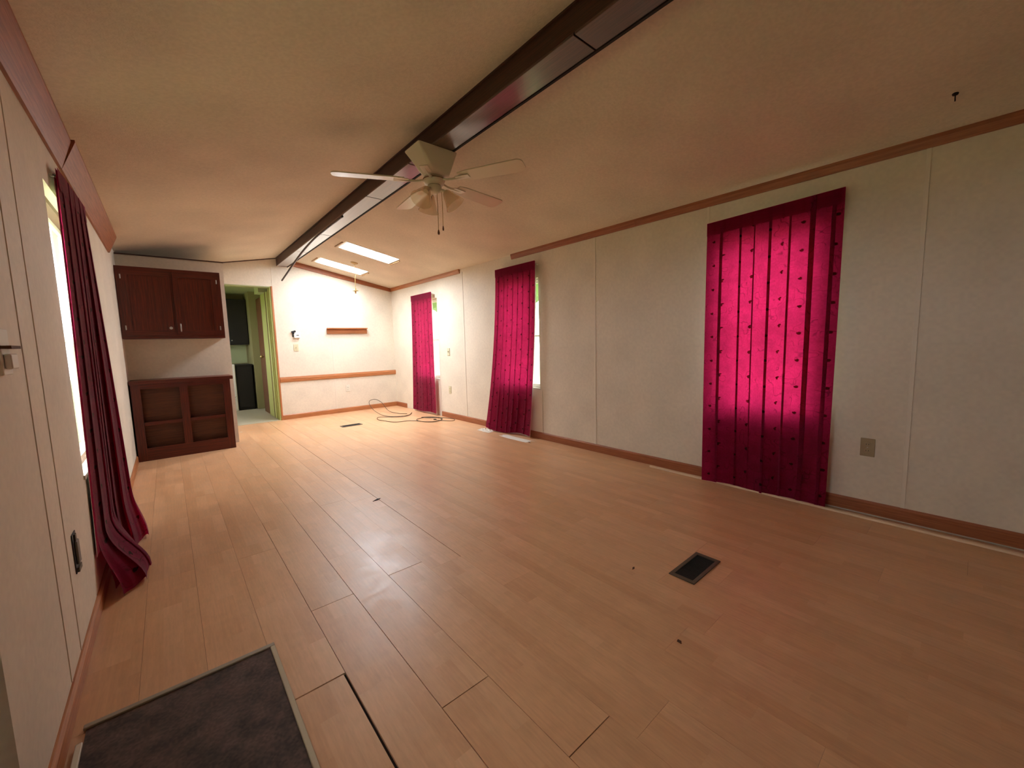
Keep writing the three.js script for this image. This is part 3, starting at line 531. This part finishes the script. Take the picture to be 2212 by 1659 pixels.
// ------------------------------------------------------------------ ceiling fixtures
function ceilingLight(label, z, power) {
  const [xa, xb] = WELL_X, x = (xa + xb) / 2, L = Math.hypot(xb - xa, SLOPE * (xb - xa)), w = WELL_W, D = 0.078, q = 0.012, tilt = Math.atan(SLOPE);
  const o = thing('ceiling_light', label, 'ceiling light', [x, ceilY(x), z], 0, 'ceiling light panels'); o.rotation.z = -tilt;
  for (const [a, b, c, d] of [[-L / 2 - q, L / 2 + q, -w / 2 - q, -w / 2], [-L / 2 - q, L / 2 + q, w / 2, w / 2 + q], [-L / 2 - q, -L / 2, -w / 2, w / 2], [L / 2, L / 2 + q, -w / 2, w / 2]]) part(o, 'well_side', box(a, b, -0.003, D + 0.1, c, d), M.fixture);
  part(o, 'well_top', box(-L / 2 - q, L / 2 + q, D + 0.1, D + 0.112, -w / 2 - q, w / 2 + q), M.fixture);
  part(o, 'lens', box(-L / 2 + 0.011, L / 2 - 0.011, 0, 0.014, -w / 2 + 0.001, w / 2 - 0.001), M.lens, [0, D, 0], [0, 0, tilt]);   // the diffuser lies level in the sloped well
  for (const s of [-1, 1]) part(o, 'end_cap', box(s * (L / 2 + 0.04) - 0.008, s * (L / 2 + 0.04) + 0.008, -0.012, 0.001, -w / 2 - 0.02, w / 2 - 0.06, 0.002), M.fixtureEnd);
  const light = new THREE.RectAreaLight(new THREE.Color(0.90, 0.97, 1.06), LAMP * power, L - 0.05, w - 0.03); light.castShadow = true;
  const level = new THREE.Group(); level.name = 'level_mount'; level.position.set(0, D - 0.006, 0); level.rotation.z = tilt; light.rotation.x = -Math.PI / 2; level.add(light); o.add(level);
  return o;
}
ceilingLight('glowing rectangular ceiling light closer to the ceiling fan', -5.595, 1.4);
ceilingLight('glowing rectangular ceiling light beside the white end wall', -6.745, 0.7);
{
  const x = 2.285, z = -6.3, y = ceilY(x), o = thing('pendant_cord', 'bare brass pendant cord hanging between the ceiling lights', 'pendant', [x, 0, z]);
  part(o, 'canopy', lathe([[0, -0.03], [0.02, -0.028], [0.05, -0.012], [0.055, 0.004], [0, 0.006]], 24), std({ color: 0xc7a878, roughness: 0.45 }), [0, y, 0], [0, 0, -Math.atan(SLOPE)]);
  part(o, 'cord', tube([[0, y - 0.02, 0], [0.002, y - 0.1, 0], [-0.002, 2.29, 0], [0.012, 2.262, 0], [0.016, 2.245, 0], [0, 2.21, 0], [-0.006, 2.10, 0], [-0.008, 2.02, 0]], 0.004, 50, 6), M.brass);
  part(o, 'socket_cup', lathe([[0, 0.045], [0.012, 0.04], [0.014, 0.018], [0.042, 0.004], [0.044, -0.004], [0.012, -0.008], [0.010, -0.04], [0, -0.042]], 24), M.brass, [-0.008, 2.0, 0]);
}
{
  const cx = 1.50, cz = -2.53, o = thing('ceiling_fan', 'cream ceiling fan with frosted glass shades under the ridge beam', 'ceiling fan', [cx, 2.438, cz]);
  // flared mounting box: rounded square that narrows downwards
  const ring = (hx, hz, r, y, ox = 0) => { const a = []; for (let k = 0; k < 4; k++) for (let i = 0; i <= 4; i++) { const t = (k + i / 4) * Math.PI / 2, sx = [1, -1, -1, 1][k], sz = [1, 1, -1, -1][k]; a.push([ox + sx * (hx - r) + r * Math.cos(t), y, sz * (hz - r) + r * Math.sin(t)]); } return a; };
  const rings = [ring(0.144, 0.1, 0.012, 0, -0.032), ring(0.144, 0.1, 0.012, -0.006, -0.032), ring(0.116, 0.088, 0.02, -0.06, -0.018), ring(0.092, 0.078, 0.026, -0.11, -0.008), ring(0.074, 0.07, 0.032, -0.146, 0), ring(0.02, 0.02, 0.015, -0.147, 0)];
  const pos = [], idx = [], n = rings[0].length; rings.forEach((q) => q.forEach((p) => pos.push(...p)));
  for (let j = 0; j + 1 < rings.length; j++) for (let i = 0; i < n; i++) { const a = j * n + i, b = j * n + (i + 1) % n, c = a + n, d = b + n; idx.push(a, b, c, b, d, c); }
  let hg = new THREE.BufferGeometry(); hg.setAttribute('position', new THREE.Float32BufferAttribute(pos, 3)); hg.setIndex(idx); hg.computeVertexNormals();
  part(o, 'housing', hg, M.fan, [0, 0, 0.03]);
  part(o, 'motor', lathe([[0, -0.146], [0.05, -0.147], [0.07, -0.152], [0.074, -0.17], [0.066, -0.19], [0.03, -0.2], [0, -0.2]], 32), M.fan);
  part(o, 'band', lathe([[0.071, -0.158], [0.0755, -0.161], [0.0755, -0.165], [0.071, -0.168]], 32), M.bladeEdge);
  const R0 = 0.2, R1 = 0.655, blade = new THREE.Shape();
  blade.moveTo(R0, -0.045); blade.lineTo(R0 + 0.06, -0.056); blade.lineTo(R1 - 0.05, -0.066); blade.quadraticCurveTo(R1, -0.064, R1, -0.02); blade.lineTo(R1, 0.03); blade.quadraticCurveTo(R1 - 0.004, 0.064, R1 - 0.04, 0.066); blade.lineTo(R0 + 0.06, 0.056); blade.lineTo(R0, 0.045); blade.closePath();
  const bladeG = new THREE.ExtrudeGeometry(blade, { depth: 0.006, bevelEnabled: true, bevelSize: 0.001, bevelThickness: 0.001, bevelSegments: 1 }); bladeG.rotateX(Math.PI / 2);
  const ironG = merge([tube([[0.06, 0.0, 0], [0.11, -0.012, 0], [0.16, -0.014, 0], [0.24, -0.010, 0]], 0.008, 16, 6), box(0.17, 0.27, -0.016, -0.009, -0.028, 0.028, 0.003)]);
  for (const [deg, has] of [[-155, 1], [-83, 1], [-9, 1], [61, 1], [134, 0]]) {
    const a = deg * Math.PI / 180, piv = new THREE.Matrix4().makeRotationY(-a), yb = -0.168;
    const iron = ironG.clone().applyMatrix4(piv); part(o, 'blade_iron', iron, M.fan, [0, yb + 0.004, 0]);
    if (has) { const g = bladeG.clone().applyMatrix4(new THREE.Matrix4().makeRotationX(-0.17)).applyMatrix4(piv); part(o, 'blade', g, M.blade, [0, yb, 0]); }
  }
  part(o, 'light_fitter', lathe([[0, -0.2], [0.045, -0.2], [0.05, -0.212], [0.045, -0.235], [0.025, -0.25], [0, -0.252]], 28), M.fan);
  const shadeG = lathe([[0.018, 0], [0.026, -0.006], [0.036, -0.03], [0.05, -0.065], [0.066, -0.10], [0.074, -0.112]], 32);
  for (const deg of [160, 40, -80]) {
    const a = deg * Math.PI / 180, d = [Math.cos(a), Math.sin(a)];
    const arm = part(o, 'lamp_arm', tube([[d[0] * 0.03, -0.235, d[1] * 0.03], [d[0] * 0.055, -0.232, d[1] * 0.055], [d[0] * 0.075, -0.245, d[1] * 0.075]], 0.011, 12, 8), M.fan);
    const s = part(o, 'glass_shade', shadeG, M.shade, [d[0] * 0.075, -0.24, d[1] * 0.075]); s.rotation.order = 'YXZ'; s.rotation.set(0, -a, 0.62); 
    part(s, 'socket', cyl(0.018, 0.03, 16), M.fan, [0, -0.012, 0]);
  }
  for (const [x, z, y, r] of [[0.012, 0.012, -0.50, 0.008], [0.045, 0.02, -0.47, 0.006]]) {
    const c = part(o, 'pull_chain', tube([[x, -0.235, z], [x, (y - 0.24) / 2, z + 0.001], [x, y, z]], 0.0022, 12, 6), M.brass);
    part(c, 'bob', lathe([[0, 0.022], [r * 0.5, 0.016], [r, 0], [r * 0.9, -0.012], [0, -0.016]], 14), M.doorBrown, [x, y - 0.012, z]);
  }
}
{
  const x = 2.977, z = -0.162, o = thing('ceiling_hook', 'small dark hook screwed into the right ceiling slope', 'hook', [x, ceilY(x), z]);
  part(o, 'base', lathe([[0, -0.008], [0.010, -0.006], [0.013, 0.003], [0, 0.004]], 16), M.dark); part(o, 'hook', tube([[0, -0.006, 0], [0, -0.02, 0], [0.008, -0.03, 0], [0.014, -0.022, 0]], 0.0025, 16, 6), M.dark);
}

// ------------------------------------------------------------------ on the floor
function register(label, x, z) {
  const o = thing('floor_register', label, 'floor vent', [x, 0.0008, z], 0, 'floor vents'), w = 0.29, d = 0.125;
  part(o, 'frame', merge([box(-w / 2, w / 2, 0, 0.005, -d / 2, -d / 2 + 0.017), box(-w / 2, w / 2, 0, 0.005, d / 2 - 0.017, d / 2), box(-w / 2, -w / 2 + 0.022, 0, 0.005, -d / 2 + 0.017, d / 2 - 0.017), box(w / 2 - 0.022, w / 2, 0, 0.005, -d / 2 + 0.017, d / 2 - 0.017)]), M.register);
  part(o, 'pan', box(-w / 2 + 0.02, w / 2 - 0.02, 0, 0.0008, -d / 2 + 0.015, d / 2 - 0.015), M.registerDark);
  const lou = box(-0.0015, 0.0015, 0.0008, 0.004, -d / 2 + 0.016, d / 2 - 0.016);
  for (let k = 0; k < 22; k++) part(o, 'louvre', lou, M.registerDark, [-w / 2 + 0.028 + k * (w - 0.056) / 21, 0, 0]);
  return o;
}
register('dark floor register in the open floor before the swept and straight curtains', 1.925, -0.876);
register('dark floor register in front of the white end wall', 1.975, -5.985);
{
  const o = thing('entry_mat', 'dark brown entry mat bordered by pale strips', 'mat', [0, 0.0022, 0]);
  part(o, 'pad', box(-0.285, 0.206, 0, 0.004, -1.715, 0.7), M.mat);
  part(o, 'edge_strip', box(-0.292, 0.222, 0, 0.010, -1.735, -1.715, 0.003), M.edgeStrip);
  part(o, 'edge_strip', box(0.206, 0.222, 0, 0.010, -1.715, 0.7, 0.003), std({ color: 0xb9aa8c, roughness: 0.6 }));
  part(o, 'edge_strip', box(-0.302, -0.286, 0, 0.010, -1.66, 0.7, 0.003), std({ color: 0xd2c8b6, roughness: 0.6 }));
}
{
  const o = thing('extension_cord', 'thin brown cord lying in loose loops by the far curtain', 'cord');
  const y = 0.006, P = [[2.99, y, -6.25], [2.90, y, -6.42], [2.86, 0.03, -6.72], [2.80, 0.17, -6.86], [2.70, 0.225, -6.9], [2.60, 0.20, -6.88], [2.58, 0.10, -6.72], [2.62, 0.02, -6.5], [2.66, y, -6.27], [2.78, y, -6.12], [2.92, y, -6.1], [3.02, y, -6.18], [3.10, y, -6.3], [3.0, y + 0.004, -6.15], [2.84, y + 0.003, -6.02], [2.68, y, -6.15], [2.52, y, -6.30], [2.43, y, -6.12], [2.46, y, -5.9], [2.53, y, -5.70], [2.70, y, -5.64], [2.80, y, -5.53], [2.86, y, -5.36], [2.95, y, -5.27], [3.09, y, -5.32], [3.16, y, -5.44], [3.12, y, -5.6], [3.0, y, -5.7], [2.87, y, -5.66], [2.81, y + 0.004, -5.52], [2.84, y + 0.006, -5.36], [2.97, y + 0.006, -5.25], [3.12, y + 0.006, -5.33], [3.17, y + 0.006, -5.5], [3.10, y + 0.005, -5.66], [2.98, y + 0.006, -5.73], [3.03, y + 0.006, -5.6], [3.18, y + 0.004, -5.46], [3.25, y, -5.36], [3.26, y, -5.2], [3.18, y, -5.12], [3.10, y, -5.22], [3.02, y + 0.008, -5.35]];
  part(o, 'cord', tube(P, 0.0042, 420, 6), M.cord);
  part(o, 'plug', box(-0.012, 0.012, -0.006, 0.010, -0.02, 0.02, 0.004), M.cord, [3.015, 0.0175, -5.365], [0, 0.5, 0]);
}
// crumpled white cloth under the swept curtain: a heightfield with folds
function crumple(name, label, category, cx, cz, w, d, h, seed, m) {
  const nz = noise2(seed, [5, 5]), n2 = noise2(seed + 1, [11, 11]), N = 26, pos = [], idx = [];
  for (let j = 0; j <= N; j++) for (let i = 0; i <= N; i++) { const u = i / N, v = j / N, ed = Math.min(u, v, 1 - u, 1 - v), e = smooth(0, 0.22, ed), wob = 0.2 * (nz(u * 5 + 1, v * 5) - 0.5); pos.push((u - 0.5 + wob * (0.5 - ed)) * w, 0.002 + h * e * (0.35 * nz(u * 5, v * 5) + 0.65 * Math.abs(n2(u * 11, v * 11) - 0.5) * 1.6), (v - 0.5 + wob * 0.6) * d); }
  for (let j = 0; j < N; j++) for (let i = 0; i < N; i++) { const a = j * (N + 1) + i; idx.push(a, a + N + 1, a + 1, a + 1, a + N + 1, a + N + 2); }
  const g = new THREE.BufferGeometry(); g.setAttribute('position', new THREE.Float32BufferAttribute(pos, 3)); g.setIndex(idx); g.computeVertexNormals();
  const o = thing(name, label, category, [cx, 0.0006, cz]); part(o, 'sheet', g, m); return o;
}
crumple('white_rag', 'white rag sticking out under the left hem of the swept curtain', 'cloth', 3.12, -4.22, 0.12, 0.26, 0.04, 101, M.cloth);
crumple('plaster_dust_sheet', 'flat crumpled white sheet on the floor below the swept curtain', 'cloth', 3.10, -3.60, 0.11, 0.5, 0.010, 103, M.plaster);
{
  const chip = (label, x, z, w, d, a, m, name = 'floor_chip', cat = 'debris') => { const s = new THREE.Shape(); s.moveTo(-w, 0); s.lineTo(0, -d); s.lineTo(w, -d * 0.2); s.lineTo(w * 0.4, d); s.closePath(); const g = new THREE.ExtrudeGeometry(s, { depth: 0.0025, bevelEnabled: false }); g.rotateX(-Math.PI / 2); const o = thing(name, label, cat, [x, 0.0006, z], a); part(o, 'flake', g, m); };
  chip('dark chipped flake at the long board gap', 1.105, -2.90, 0.035, 0.012, 0.3, M.dark);
  chip('small brown leaf scrap on the open floor', 1.388, -0.685, 0.012, 0.008, 1.1, M.stain);
  chip('tiny brown scrap close to the floor register', 1.696, -1.083, 0.014, 0.006, 0.2, M.stain);
  chip('dark flake of dirt beside the flat white sheet', 3.09, -3.36, 0.05, 0.012, 1.4, M.stain);
  chip('white paper scrap by the base cabinet corner', 0.70, -6.70, 0.02, 0.014, 0.5, M.cloth, 'paper_scrap', 'paper');
}

renderer.render(scene, camera);
